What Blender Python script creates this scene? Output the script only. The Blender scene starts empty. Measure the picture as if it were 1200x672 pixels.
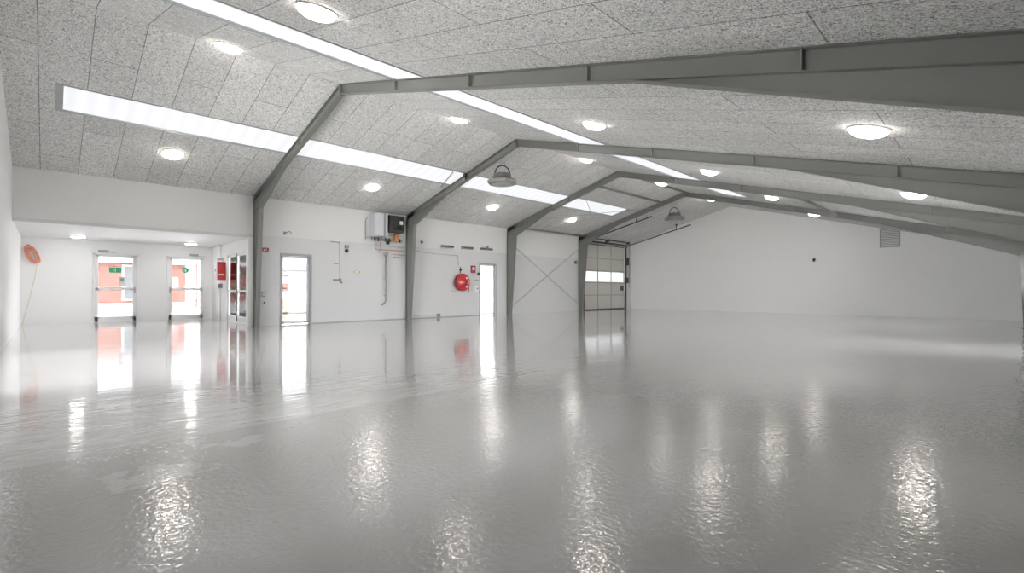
import bpy, bmesh, math, random
from mathutils import Vector, Matrix
random.seed(4)
SC = bpy.context.scene
COL = SC.collection

# ------------------------------------------------------------------ the hall
XL, XR, XRIDGE = -14.255, 0.60, -8.878       # long walls and the ridge
ZE, ZR = 3.550, 4.979                        # left eaves, ridge
ML = (ZR - ZE) / (XRIDGE - XL)
MR = -0.2746
YN, YF = -0.53, 23.147                       # end walls
FR = [4.066 + 4.788 * k for k in range(4)]   # steel frames
XB, YV, ZV = -19.0, 4.08, 2.47               # entrance lobby: rear wall, side wall, ceiling
TW = 0.16                                    # wall thickness
def zl(x): return ZE + ML * (x - XL)
def zr(x): return ZR + MR * (x - XRIDGE)
def zc(x): return zl(x) if x < XRIDGE else zr(x)

# ------------------------------------------------------------------ materials
def new_mat(name):
    m = bpy.data.materials.new(name); m.use_nodes = True
    nt = m.node_tree
    return m, nt, nt.nodes, nt.links, nt.nodes['Principled BSDF']

def paint(name, col, rough=0.5, metal=0.0, var=0.06, scale=3.0, bump=0.0, bscale=60.0, coat=0.0):
    m, nt, N, L, P = new_mat(name)
    tc = N.new('ShaderNodeTexCoord'); no = N.new('ShaderNodeTexNoise')
    no.inputs['Scale'].default_value = scale; no.inputs['Detail'].default_value = 5
    L.new(tc.outputs['Object'], no.inputs['Vector'])
    mr = N.new('ShaderNodeMapRange'); mr.inputs[3].default_value = 1 - var; mr.inputs[4].default_value = 1 + var
    L.new(no.outputs['Fac'], mr.inputs[0])
    mx = N.new('ShaderNodeVectorMath'); mx.operation = 'SCALE'; mx.inputs[0].default_value = col
    L.new(mr.outputs[0], mx.inputs['Scale']); L.new(mx.outputs[0], P.inputs['Base Color'])
    P.inputs['Roughness'].default_value = rough; P.inputs['Metallic'].default_value = metal
    P.inputs['Coat Weight'].default_value = coat
    if bump:
        n2 = N.new('ShaderNodeTexNoise'); n2.inputs['Scale'].default_value = bscale
        L.new(tc.outputs['Object'], n2.inputs['Vector'])
        b = N.new('ShaderNodeBump'); b.inputs['Strength'].default_value = bump; b.inputs['Distance'].default_value = 0.01
        L.new(n2.outputs['Fac'], b.inputs['Height']); L.new(b.outputs[0], P.inputs['Normal'])
    return m

def emit(name, col, strength, stripes=False):
    m, nt, N, L, P = new_mat(name)
    P.inputs['Base Color'].default_value = (*[c * 0.25 for c in col], 1); P.inputs['Roughness'].default_value = 0.4
    P.inputs['Emission Color'].default_value = (*col, 1); P.inputs['Emission Strength'].default_value = strength
    if stripes:
        tc = N.new('ShaderNodeTexCoord'); w = N.new('ShaderNodeTexWave'); w.wave_type = 'BANDS'; w.bands_direction = 'Y'
        w.inputs['Scale'].default_value = 1.15; w.inputs['Distortion'].default_value = 1.2
        w.inputs['Detail'].default_value = 3; w.inputs['Detail Scale'].default_value = 0.6
        L.new(tc.outputs['Object'], w.inputs['Vector'])
        mr = N.new('ShaderNodeMapRange'); mr.inputs[3].default_value = strength * 0.90; mr.inputs[4].default_value = strength * 1.03
        L.new(w.outputs['Fac'], mr.inputs[0]); L.new(mr.outputs[0], P.inputs['Emission Strength'])
    return m

def glass(name, tint=(0.98, 0.98, 0.98), refl=0.08):
    m, nt, N, L, P = new_mat(name)
    N.remove(P)
    t = N.new('ShaderNodeBsdfTransparent'); t.inputs[0].default_value = (*tint, 1)
    g = N.new('ShaderNodeBsdfGlossy'); g.inputs['Roughness'].default_value = 0.02
    f = N.new('ShaderNodeFresnel'); f.inputs[0].default_value = 1.45
    mx = N.new('ShaderNodeMixShader'); L.new(f.outputs[0], mx.inputs[0]); L.new(t.outputs[0], mx.inputs[1]); L.new(g.outputs[0], mx.inputs[2])
    L.new(mx.outputs[0], N['Material Output'].inputs[0])
    return m

def board_mat(name, ox, period):
    """wood-wool acoustic boards: pale grey fibres, staggered dark joints"""
    m, nt, N, L, P = new_mat(name)
    tc = N.new('ShaderNodeTexCoord')
    mp = N.new('ShaderNodeMapping'); mp.inputs['Location'].default_value = (-ox, 0.12, 0)
    L.new(tc.outputs['Object'], mp.inputs['Vector'])
    br = N.new('ShaderNodeTexBrick'); br.offset = 0.5; br.offset_frequency = 2; br.squash = 1.0
    br.inputs['Scale'].default_value = 1.0; br.inputs['Brick Width'].default_value = period
    br.inputs['Row Height'].default_value = 0.595; br.inputs['Mortar Size'].default_value = 0.0065
    br.inputs['Mortar Smooth'].default_value = 0.2; br.inputs['Bias'].default_value = 0.0
    br.inputs['Color1'].default_value = (0.93, 0.93, 0.93, 1); br.inputs['Color2'].default_value = (1.05, 1.05, 1.05, 1)
    br.inputs['Mortar'].default_value = (0.42, 0.42, 0.42, 1)
    L.new(mp.outputs[0], br.inputs['Vector'])
    # fibres
    n0 = N.new('ShaderNodeTexNoise'); n0.inputs['Scale'].default_value = 31; n0.inputs['Detail'].default_value = 6
    n0.inputs['Roughness'].default_value = 0.72; n0.inputs['Distortion'].default_value = 2.2
    L.new(tc.outputs['Object'], n0.inputs['Vector'])
    cr = N.new('ShaderNodeValToRGB')
    e = cr.color_ramp.elements
    e[0].position = 0.37; e[0].color = (0.13, 0.13, 0.128, 1)
    e[1].position = 0.545; e[1].color = (0.85, 0.848, 0.83, 1)
    x = e.new(0.46); x.color = (0.54, 0.538, 0.53, 1)
    x = e.new(0.65); x.color = (0.95, 0.945, 0.925, 1)
    L.new(n0.outputs['Fac'], cr.inputs[0])
    n1 = N.new('ShaderNodeTexNoise'); n1.inputs['Scale'].default_value = 0.9; n1.inputs['Detail'].default_value = 3
    L.new(tc.outputs['Object'], n1.inputs['Vector'])
    mr = N.new('ShaderNodeMapRange'); mr.inputs[3].default_value = 0.93; mr.inputs[4].default_value = 1.07
    L.new(n1.outputs['Fac'], mr.inputs[0])
    a = N.new('ShaderNodeMix'); a.data_type = 'RGBA'; a.blend_type = 'MULTIPLY'; a.inputs[0].default_value = 1
    L.new(cr.outputs[0], a.inputs[6]); L.new(br.outputs['Color'], a.inputs[7])
    s = N.new('ShaderNodeVectorMath'); s.operation = 'SCALE'; L.new(a.outputs[2], s.inputs[0]); L.new(mr.outputs[0], s.inputs['Scale'])
    L.new(s.outputs[0], P.inputs['Base Color'])
    P.inputs['Roughness'].default_value = 0.95; P.inputs['Specular IOR Level'].default_value = 0.1
    ad = N.new('ShaderNodeMath'); ad.operation = 'MULTIPLY_ADD'; ad.inputs[1].default_value = 0.5
    L.new(n0.outputs['Fac'], ad.inputs[0]); 
    iv = N.new('ShaderNodeMath'); iv.operation = 'SUBTRACT'; iv.inputs[0].default_value = 1.0; L.new(br.outputs['Fac'], iv.inputs[1])
    L.new(iv.outputs[0], ad.inputs[2])
    b = N.new('ShaderNodeBump'); b.inputs['Strength'].default_value = 0.5; b.inputs['Distance'].default_value = 0.012
    L.new(ad.outputs[0], b.inputs['Height']); L.new(b.outputs[0], P.inputs['Normal'])
    return m

def floor_mat():
    """grey poured coating: glossy, orange-peel surface, trowel ripples and a few pale patches"""
    m, nt, N, L, P = new_mat('floor_coating')
    tc = N.new('ShaderNodeTexCoord')
    def noise(scale, detail=4, dist=0.0, vec=None, rough=0.5):
        n = N.new('ShaderNodeTexNoise'); n.inputs['Scale'].default_value = scale; n.inputs['Detail'].default_value = detail
        n.inputs['Distortion'].default_value = dist; n.inputs['Roughness'].default_value = rough
        L.new(vec or tc.outputs['Object'], n.inputs['Vector']); return n.outputs['Fac']
    def math_(op, a, b=None, c=None):
        n = N.new('ShaderNodeMath'); n.operation = op
        for i, v in enumerate((a, b, c)):
            if v is None: continue
            if isinstance(v, (int, float)): n.inputs[i].default_value = v
            else: L.new(v, n.inputs[i])
        return n.outputs[0]
    def ramp(v, a, b, c=0.0, d=1.0):
        n = N.new('ShaderNodeMapRange'); n.interpolation_type = 'SMOOTHSTEP'
        n.inputs[1].default_value = a; n.inputs[2].default_value = b; n.inputs[3].default_value = c; n.inputs[4].default_value = d
        L.new(v, n.inputs[0]); return n.outputs[0]
    cloud = noise(0.35, 4, 0.6)
    fine = noise(2.8, 4, 0.3)
    sx = N.new('ShaderNodeSeparateXYZ'); L.new(tc.outputs['Object'], sx.inputs[0])
    # pale dried patches with a shape of their own
    def patch(cx, cy, rx, ry):
        mp = N.new('ShaderNodeMapping'); mp.vector_type = 'TEXTURE'
        mp.inputs['Location'].default_value = (cx, cy, 0); mp.inputs['Rotation'].default_value = (0, 0, 0.2); mp.inputs['Scale'].default_value = (rx, ry, 1)
        L.new(tc.outputs['Object'], mp.inputs['Vector'])
        ln = N.new('ShaderNodeVectorMath'); ln.operation = 'LENGTH'; L.new(mp.outputs[0], ln.inputs[0])
        return ln.outputs['Value']
    d = math_('MINIMUM', patch(-3.19, 0.46, 0.17, 0.24), patch(-3.50, 0.90, 0.10, 0.13))
    p = ramp(math_('MULTIPLY_ADD', noise(5.0, 4, 0.6), 4.2, d), 2.95, 3.15, 1.0, 0.0)
    # the hall is coated in two pours that meet in a straight seam along its length
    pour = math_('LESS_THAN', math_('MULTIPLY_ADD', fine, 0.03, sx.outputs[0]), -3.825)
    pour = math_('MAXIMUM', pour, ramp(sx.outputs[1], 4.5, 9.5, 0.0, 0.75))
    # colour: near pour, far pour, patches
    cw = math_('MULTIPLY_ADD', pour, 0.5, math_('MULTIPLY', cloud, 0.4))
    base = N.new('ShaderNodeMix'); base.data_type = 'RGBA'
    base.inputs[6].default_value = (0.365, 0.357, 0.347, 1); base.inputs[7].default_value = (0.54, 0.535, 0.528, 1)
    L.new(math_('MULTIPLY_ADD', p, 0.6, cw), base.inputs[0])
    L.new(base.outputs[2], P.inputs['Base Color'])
    P.inputs['Roughness'].default_value = 0.24
    P.inputs['IOR'].default_value = 1.5
    # relief: orange peel on the near pour, smeared ripples beside the seam, slow waves
    peel = noise(34, 2, 0.4)
    mp = N.new('ShaderNodeMapping'); mp.inputs['Scale'].default_value = (5.0, 0.7, 1)
    L.new(tc.outputs['Object'], mp.inputs['Vector'])
    rip = noise(1.5, 3, 1.5, mp.outputs[0])
    edge = math_('MULTIPLY', ramp(sx.outputs[0], -6.5, -3.9), pour)
    ripa = math_('MULTIPLY_ADD', edge, 0.0036, 0.0013)
    peela = math_('MULTIPLY_ADD', pour, -0.0019, 0.0020)
    h = math_('MULTIPLY_ADD', rip, ripa, math_('MULTIPLY', fine, 0.0009))
    h = math_('MULTIPLY_ADD', peel, peela, h)
    b = N.new('ShaderNodeBump'); b.inputs['Strength'].default_value = 1.0; b.inputs['Distance'].default_value = 1.0
    L.new(h, b.inputs['Height']); L.new(b.outputs[0], P.inputs['Coat Normal']); L.new(b.outputs[0], P.inputs['Normal'])
    L.new(math_('MULTIPLY_ADD', pour, 0.05, 0.95), P.inputs['Coat Weight'])
    L.new(math_('MULTIPLY_ADD', pour, -0.025, 0.047), P.inputs['Coat Roughness'])
    P.inputs['Coat IOR'].default_value = 1.75
    return m

def brick_mat():
    m, nt, N, L, P = new_mat('red_brick')
    tc = N.new('ShaderNodeTexCoord'); sx = N.new('ShaderNodeSeparateXYZ'); cx = N.new('ShaderNodeCombineXYZ')
    L.new(tc.outputs['Object'], sx.inputs[0]); L.new(sx.outputs[1], cx.inputs[0]); L.new(sx.outputs[2], cx.inputs[1])
    b = N.new('ShaderNodeTexBrick'); L.new(cx.outputs[0], b.inputs['Vector'])
    b.inputs['Scale'].default_value = 1; b.inputs['Brick Width'].default_value = 0.24; b.inputs['Row Height'].default_value = 0.07
    b.inputs['Mortar Size'].default_value = 0.008
    b.inputs['Color1'].default_value = (0.42, 0.16, 0.12, 1); b.inputs['Color2'].default_value = (0.50, 0.22, 0.17, 1); b.inputs['Mortar'].default_value = (0.55, 0.5, 0.46, 1)
    L.new(b.outputs[0], P.inputs['Base Color']); P.inputs['Roughness'].default_value = 0.9
    return m

M = dict(
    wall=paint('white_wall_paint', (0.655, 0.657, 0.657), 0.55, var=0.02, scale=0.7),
    lobby=paint('white_wall_paint_lit', (0.86, 0.86, 0.86), 0.5, var=0.015, scale=0.7),  # lighter copy of the wall white, standing in for stronger lobby light
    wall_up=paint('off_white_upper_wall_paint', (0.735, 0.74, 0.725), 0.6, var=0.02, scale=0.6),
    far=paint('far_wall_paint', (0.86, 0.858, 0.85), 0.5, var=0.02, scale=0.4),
    trim=paint('white_trim', (0.84, 0.84, 0.84), 0.4, var=0.01),
    boardL=board_mat('wood_wool_boards_west', -10.03, 2.31),
    boardR=board_mat('wood_wool_boards_east', -2.1, 2.5),
    floor=floor_mat(),
    steel=paint('grey_steel_paint', (0.20, 0.204, 0.188), 0.42, var=0.07, scale=1.5, bump=0.05, bscale=25),
    steel2=paint('light_grey_steel_edge', (0.25, 0.255, 0.24), 0.4, var=0.05, scale=2),
    dark=paint('dark_grey_metal', (0.07, 0.068, 0.068), 0.45, metal=0.3),
    black=paint('black_plastic', (0.025, 0.025, 0.027), 0.4),
    grey=paint('grey_plastic', (0.30, 0.31, 0.31), 0.5),
    greymetal=paint('galvanised_metal', (0.42, 0.43, 0.44), 0.35, metal=0.6, var=0.12, scale=8),
    frame=paint('grey_door_frame', (0.38, 0.38, 0.38), 0.45),
    white=paint('white_plastic', (0.82, 0.82, 0.82), 0.35, var=0.01),
    silver=paint('silver_panel', (0.60, 0.61, 0.64), 0.32, metal=0.25, var=0.04),
    copper=paint('copper_pipe', (0.50, 0.27, 0.19), 0.35, metal=0.5),
    orange=paint('orange_rubber', (0.78, 0.30, 0.18), 0.5),
    orange2=paint('orange_insulation', (0.62, 0.28, 0.10), 0.6),
    red=paint('red_enamel', (0.56, 0.025, 0.025), 0.28, coat=0.5, var=0.03),
    darkred=paint('dark_red_enamel', (0.30, 0.02, 0.03), 0.4),
    green=paint('green_sign', (0.02, 0.42, 0.20), 0.5),
    yellow=paint('yellow_sticker', (0.50, 0.52, 0.20), 0.5),
    heater=paint('weathered_grey_paint', (0.26, 0.25, 0.25), 0.5, var=0.15, scale=6),
    doorpanel=paint('beige_door_panel', (0.60, 0.575, 0.535), 0.5, var=0.03, scale=1.2),
    heater2=paint('dusty_dark_grey_paint', (0.17, 0.165, 0.165), 0.5),
    hose=paint('black_hose', (0.03, 0.03, 0.03), 0.5),
    gravel=paint('light_paving', (0.62, 0.61, 0.59), 0.8, var=0.08, scale=1.5),
    brick=brick_mat(),
    cream=paint('cream_render', (0.66, 0.60, 0.47), 0.8),
    render=paint('white_render', (0.82, 0.82, 0.82), 0.8, var=0.02),
    bark=paint('bark', (0.16, 0.12, 0.09), 0.9, var=0.2, scale=9),
    lamp=emit('lit_dome_diffuser', (1.0, 0.93, 0.86), 10.0),
    panel_lamp=emit('lit_panel_diffuser', (1.0, 0.98, 0.96), 22.0),
    sky=emit('daylit_polycarbonate', (0.955, 0.965, 1.0), 0.385, stripes=True),
    doorglass=emit('daylit_frosted_glazing', (0.95, 0.965, 1.0), 0.47, stripes=True),
    glass=glass('clear_glass'),
    glass2=glass('outdoor_dimming_glass', (0.40, 0.405, 0.41)),  # tint dims the overbright outdoors; the door glass itself is clear
)

# ------------------------------------------------------------------ mesh tools
class MB:
    def __init__(s): s.bm = bmesh.new()
    def poly_prism(s, pts, d):
        """pts: coplanar loop of 3D points, extruded by vector d"""
        d = Vector(d)
        a = [s.bm.verts.new(Vector(p)) for p in pts]; b = [s.bm.verts.new(Vector(p) + d) for p in pts]
        s.bm.faces.new(a); s.bm.faces.new(b[::-1])
        n = len(a)
        for i in range(n): s.bm.faces.new((a[i], b[i], b[(i + 1) % n], a[(i + 1) % n]))
        return s
    def box(s, x0, x1, y0, y1, z0, z1):
        return s.poly_prism([(x0, y0, z0), (x1, y0, z0), (x1, y1, z0), (x0, y1, z0)], (0, 0, z1 - z0))
    def bar(s, p, q, w, h, up=(0, 0, 1)):
        p, q = Vector(p), Vector(q); t = (q - p).normalized(); u = Vector(up)
        sd = t.cross(u).normalized(); u = sd.cross(t).normalized()
        c = [p + sd * a * w / 2 + u * b * h / 2 for a, b in ((-1, -1), (1, -1), (1, 1), (-1, 1))]
        return s.poly_prism(c, q - p)
    def tube(s, pts, r, n=10, closed=False):
        pts = [Vector(p) for p in pts]; rings = []
        N_ = len(pts); prev = None
        for i, p in enumerate(pts):
            if closed: t = (pts[(i + 1) % N_] - pts[i - 1]).normalized()
            else: t = (pts[min(i + 1, N_ - 1)] - pts[max(i - 1, 0)]).normalized()
            if prev is None:
                a = Vector((0, 0, 1)) if abs(t.z) < 0.9 else Vector((1, 0, 0)); u = t.cross(a).normalized()
            else: u = (prev - t * prev.dot(t)).normalized()
            prev = u; v = t.cross(u)
            rings.append([s.bm.verts.new(p + (u * math.cos(k * 2 * math.pi / n) + v * math.sin(k * 2 * math.pi / n)) * r) for k in range(n)])
        m = N_ if closed else N_ - 1
        for i in range(m):
            A, B = rings[i], rings[(i + 1) % N_]
            for k in range(n):
                f = s.bm.faces.new((A[k], A[(k + 1) % n], B[(k + 1) % n], B[k])); f.smooth = True
        if not closed: s.bm.faces.new(rings[0][::-1]); s.bm.faces.new(rings[-1])
        return s
    def lathe(s, prof, c=(0, 0, 0), axis=(0, 0, 1), n=32, smooth=True, phase=0.0):
        c = Vector(c); ax = Vector(axis).normalized()
        a = Vector((0, 0, 1)) if abs(ax.z) < 0.9 else Vector((1, 0, 0)); u = ax.cross(a).normalized(); v = ax.cross(u)
        rings = []
        for r, h in prof:
            if r < 1e-6: rings.append([s.bm.verts.new(c + ax * h)])
            else: rings.append([s.bm.verts.new(c + ax * h + (u * math.cos(phase + k * 2 * math.pi / n) + v * math.sin(phase + k * 2 * math.pi / n)) * r) for k in range(n)])
        for A, B in zip(rings, rings[1:]):
            for k in range(n):
                k2 = (k + 1) % n
                if len(A) == 1 and len(B) == 1: continue
                if len(A) == 1: vs = (A[0], B[k2], B[k])
                elif len(B) == 1: vs = (A[k], A[k2], B[0])
                else: vs = (A[k], A[k2], B[k2], B[k])
                f = s.bm.faces.new(vs); f.smooth = smooth
        if len(rings[0]) > 1: s.bm.faces.new(rings[0][::-1])
        if len(rings[-1]) > 1: s.bm.faces.new(rings[-1])
        return s
    def build(s, name, mat, parent=None, bevel=0.0, base=None):
        bmesh.ops.recalc_face_normals(s.bm, faces=s.bm.faces)
        me = bpy.data.meshes.new(name)
        off = Vector(base) if base else (Vector(parent.location) if parent is not None and parent.parent is None else None)
        if parent is not None and parent.parent is not None: off = Vector(parent.parent.location)
        if off is not None:
            for v in s.bm.verts: v.co -= off
        s.bm.to_mesh(me); s.bm.free(); me.materials.append(mat)
        o = bpy.data.objects.new(name, me); COL.objects.link(o)
        if parent is not None: o.parent = parent
        elif base: o.location = base
        if bevel:
            b = o.modifiers.new('bevel', 'BEVEL'); b.width = bevel; b.segments = 2; b.limit_method = 'ANGLE'; b.angle_limit = math.radians(40)
        return o

def struct(o): o['kind'] = 'structure'; return o
def tag(o, label, cat, group=None):
    o['label'] = label; o['category'] = cat
    if group: o['group'] = group
    return o
def thing(name, loc, label, cat, group=None):
    o = bpy.data.objects.new(name, None); COL.objects.link(o); o.location = loc; o.empty_display_size = 0.1
    return tag(o, label, cat, group)

def sheet(mb, axis, a0, a1, u0, u1, z0, z1, holes):
    """solid sheet with rectangular holes; axis 'x': thickness a0..a1 in X, u is Y"""
    us = sorted({u0, u1, *[h[0] for h in holes], *[h[1] for h in holes]}); zs = sorted({z0, z1, *[h[2] for h in holes], *[h[3] for h in holes]})
    us = [u for u in us if u0 <= u <= u1]; zs = [z for z in zs if z0 <= z <= z1]
    def solid(i, j):
        if i < 0 or j < 0 or i >= len(us) - 1 or j >= len(zs) - 1: return False
        u, z = (us[i] + us[i + 1]) / 2, (zs[j] + zs[j + 1]) / 2
        return not any(h[0] < u < h[1] and h[2] < z < h[3] for h in holes)
    V = {}
    def v(a, u, z):
        k = (round(a, 5), round(u, 5), round(z, 5))
        if k not in V: V[k] = mb.bm.verts.new((a, u, z) if axis == 'x' else (u, a, z))
        return V[k]
    for i in range(len(us) - 1):
        for j in range(len(zs) - 1):
            if not solid(i, j): continue
            A, B, C_, D = us[i], us[i + 1], zs[j], zs[j + 1]
            for a in (a0, a1): mb.bm.faces.new((v(a, A, C_), v(a, B, C_), v(a, B, D), v(a, A, D)))
            if not solid(i - 1, j): mb.bm.faces.new((v(a0, A, C_), v(a1, A, C_), v(a1, A, D), v(a0, A, D)))
            if not solid(i + 1, j): mb.bm.faces.new((v(a0, B, C_), v(a1, B, C_), v(a1, B, D), v(a0, B, D)))
            if not solid(i, j - 1): mb.bm.faces.new((v(a0, A, C_), v(a1, A, C_), v(a1, B, C_), v(a0, B, C_)))
            if not solid(i, j + 1): mb.bm.faces.new((v(a0, A, D), v(a1, A, D), v(a1, B, D), v(a0, B, D)))
    return mb

# ------------------------------------------------------------------ shell
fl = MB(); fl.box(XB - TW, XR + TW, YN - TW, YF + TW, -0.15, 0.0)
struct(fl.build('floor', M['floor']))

D1 = (4.716, 5.612, 0, 2.045); D2 = (12.12, 13.02, 0, 2.06); DO = (18.78, 22.62, 0, 3.46)
SEAM = 2.50
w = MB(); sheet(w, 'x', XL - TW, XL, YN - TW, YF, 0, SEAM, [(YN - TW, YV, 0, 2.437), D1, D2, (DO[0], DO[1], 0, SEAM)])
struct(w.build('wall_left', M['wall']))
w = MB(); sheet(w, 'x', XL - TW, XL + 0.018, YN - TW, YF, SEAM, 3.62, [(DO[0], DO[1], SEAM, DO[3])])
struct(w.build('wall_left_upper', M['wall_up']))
# lobby
LD1 = (0.965, 2.065, 0, 2.115); LD2 = (2.79, 3.87, 0, 2.115)
w = MB(); sheet(w, 'x', XB - TW, XB, YN - TW, YV + TW, 0, ZV + 0.1, [LD1, LD2]); struct(w.build('wall_lobby_back', M['lobby']))
LG = (-17.12, -15.02, 0, 2.15)
w = MB(); sheet(w, 'y', YV, YV + TW, XB, XL - TW, 0, ZV + 0.1, [LG]); struct(w.build('wall_lobby_side', M['lobby']))
w = MB(); w.box(XB, XL - 0.001, YN, YV, 2.437 + 0.03, ZV + 0.12); struct(w.build('ceiling_lobby', M['trim']))
# end walls
def gable(y0, y1, x0=XL - TW):
    mb = MB(); pts = [(x0, y0, 0), (XR + TW, y0, 0), (XR + TW, y0, zr(XR + TW) + .05), (XRIDGE, y0, ZR + .05), (x0, y0, zl(x0) + .05)]
    mb.poly_prism(pts, (0, y1 - y0, 0)); return mb
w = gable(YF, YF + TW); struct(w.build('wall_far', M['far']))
FILL_GATES = [(-10.6, -6.6, 0.0, 3.0), (-4.8, -2.0, 0.8, 2.3)]  # unseen glazed gates, added behind the camera to brighten the hall
w = MB(); sheet(w, 'y', YN - TW, YN, XL - TW, XR + TW, 0, 3.0, FILL_GATES)
w.poly_prism([(XL - TW, YN - TW, 3.0), (XR + TW, YN - TW, 3.0), (XRIDGE + (3.0 - ZR) / MR + .6, YN - TW, 3.0), (XRIDGE, YN - TW, ZR + .05), (XL - TW, YN - TW, zl(XL - TW) + .05)], (0, TW, 0))
struct(w.build('wall_near', M['lobby']))
for i, (a, b, c, d) in enumerate(FILL_GATES):
    mb = MB(); fw = 0.07
    cuts = [a, a + (b - a) / 3, a + (b - a) * 2 / 3, b]
    for x in cuts: mb.box(max(a, x - fw / 2), min(b, x + fw / 2), YN - .10, YN - .05, c, d)
    for z in (c, 1.0, 2.0, d - fw): mb.box(a, b, YN - .10, YN - .05, z, z + fw)
    f = struct(mb.build('door_%d' % (7 + i), M['trim']))
    g = MB(); g.box(a + .02, b - .02, YN - .078, YN - .070, c + .02, d - .02); g.build('pane', M['glass'], f)
w = MB(); w.box(XB - TW, XL - TW, YN - TW, YN, 0, ZV + .1); struct(w.build('wall_near_lobby', M['lobby']))
# far wall panel seam (upper sheet sits a little proud)
w = MB(); pts = [(XL + 0.02, YF, SEAM), (XR, YF, SEAM), (XRIDGE - (SEAM - ZR) / 0.2746 * 1 if False else XR, YF, max(SEAM, zr(XR))), (XRIDGE, YF, ZR), (XL + 0.02, YF, zl(XL))]
xs = XRIDGE + (SEAM - ZR) / MR
w.poly_prism([(XL + 0.02, YF, SEAM), (xs, YF, SEAM), (XRIDGE, YF, ZR), (XL + 0.02, YF, zl(XL + .02))], (0, -0.03, 0))
struct(w.build('wall_far_upper', M['far']))
# right wall, out of view: door read from floor glow, windows added for light
RW = [(5.6, 7.4, 1.0, 1.9), (10.1, 12.7, 0.0, 2.1), (15.6, 19.2, 0.8, 2.05)]
w = MB(); sheet(w, 'x', XR, XR + TW, YN - TW, YF + TW, 0, zr(XR) + 0.05, RW); struct(w.build('wall_right', M['wall']))
for i, (a, b, c, d) in enumerate(RW):
    mb = MB(); fw = 0.06
    for (u0, u1, z0, z1) in ((a, b, c, c + fw), (a, b, d - fw, d), (a, a + fw, c, d), (b - fw, b, c, d), ((a + b) / 2 - .03, (a + b) / 2 + .03, c, d)):
        mb.box(XR + .04, XR + .11, u0, u1, z0, z1)
    f = struct(mb.build('door_5' if c == 0 else 'window_%d' % (i + 3), M['trim']))
    g = MB(); g.box(XR + .07, XR + .08, a + fw, b - fw, c + fw, d - fw); g.build('pane', M['glass'], f)

# ceiling: two slopes with long skylight openings
TC = 0.14
def slope(name, mat, xa, xb, m, z0, x0, hole):
    """boards lie in the slope plane; hole=(x0,x1,y0,y1)"""
    mb = MB(); hx0, hx1, hy0, hy1 = hole
    xs_ = [xa, hx0, hx1, xb]; ys = [YN - TW, hy0, hy1, YF + TW]
    z = lambda x: z0 + m * (x - x0)
    V = {}
    def v(i, j, k):
        if (i, j, k) not in V: V[(i, j, k)] = mb.bm.verts.new((xs_[i], ys[j], z(xs_[i]) + k * TC))
        return V[(i, j, k)]
    for i in range(3):
        for j in range(3):
            if i == 1 and j == 1: continue
            for k in (0, 1): mb.bm.faces.new((v(i, j, k), v(i + 1, j, k), v(i + 1, j + 1, k), v(i, j + 1, k)))
    for (i, j, i2, j2) in ((1, 1, 2, 1), (2, 1, 2, 2), (2, 2, 1, 2), (1, 2, 1, 1)):
        mb.bm.faces.new((v(i, j, 0), v(i2, j2, 0), v(i2, j2, 1), v(i, j, 1)))
    return struct(mb.build(name, mat))
HL = (-11.76, -10.93, 0.15, 17.55); HR = (-6.90, -5.99, 0.15, 17.4)
slope('ceiling_left', M['boardL'], XL - TW, XRIDGE, ML, ZE, XL, HL)
slope('ceiling_right', M['boardR'], XRIDGE, XR + TW, MR, ZR, XRIDGE, HR)
def skylight(n, h, m, z0, x0):
    z = lambda x: z0 + m * (x - x0); mb = MB()
    hx0, hx1, hy0, hy1 = h
    e = 0.012
    mb.poly_prism([(hx0, hy0, z(hx0) + .02), (hx1, hy0, z(hx1) + .02), (hx1, hy1, z(hx1) + .02), (hx0, hy1, z(hx0) + .02)], (0, 0, .02))
    f = struct(mb.build('window_%d' % n, M['sky']))
    fm = MB(); L_ = 0.016
    for x in (hx0 + e, hx1 - e):
        fm.poly_prism([(x - e, hy0, z(x) - .012), (x + e, hy0, z(x) - .012), (x + e, hy0, z(x) + .03), (x - e, hy0, z(x) + .03)], (0, hy1 - hy0, 0))
    for y in (hy0 - .07, hy1 - 0.03):
        fm.poly_prism([(hx0, y, z(hx0) - .012), (hx1, y, z(hx1) - .012), (hx1, y, z(hx1) + .03), (hx0, y, z(hx0) + .03)], (0, .10, 0))
    fm.build('window_frame', M['greymetal'], f)
skylight(1, HL, ML, ZE, XL); skylight(2, HR, MR, ZR, XRIDGE)

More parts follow.
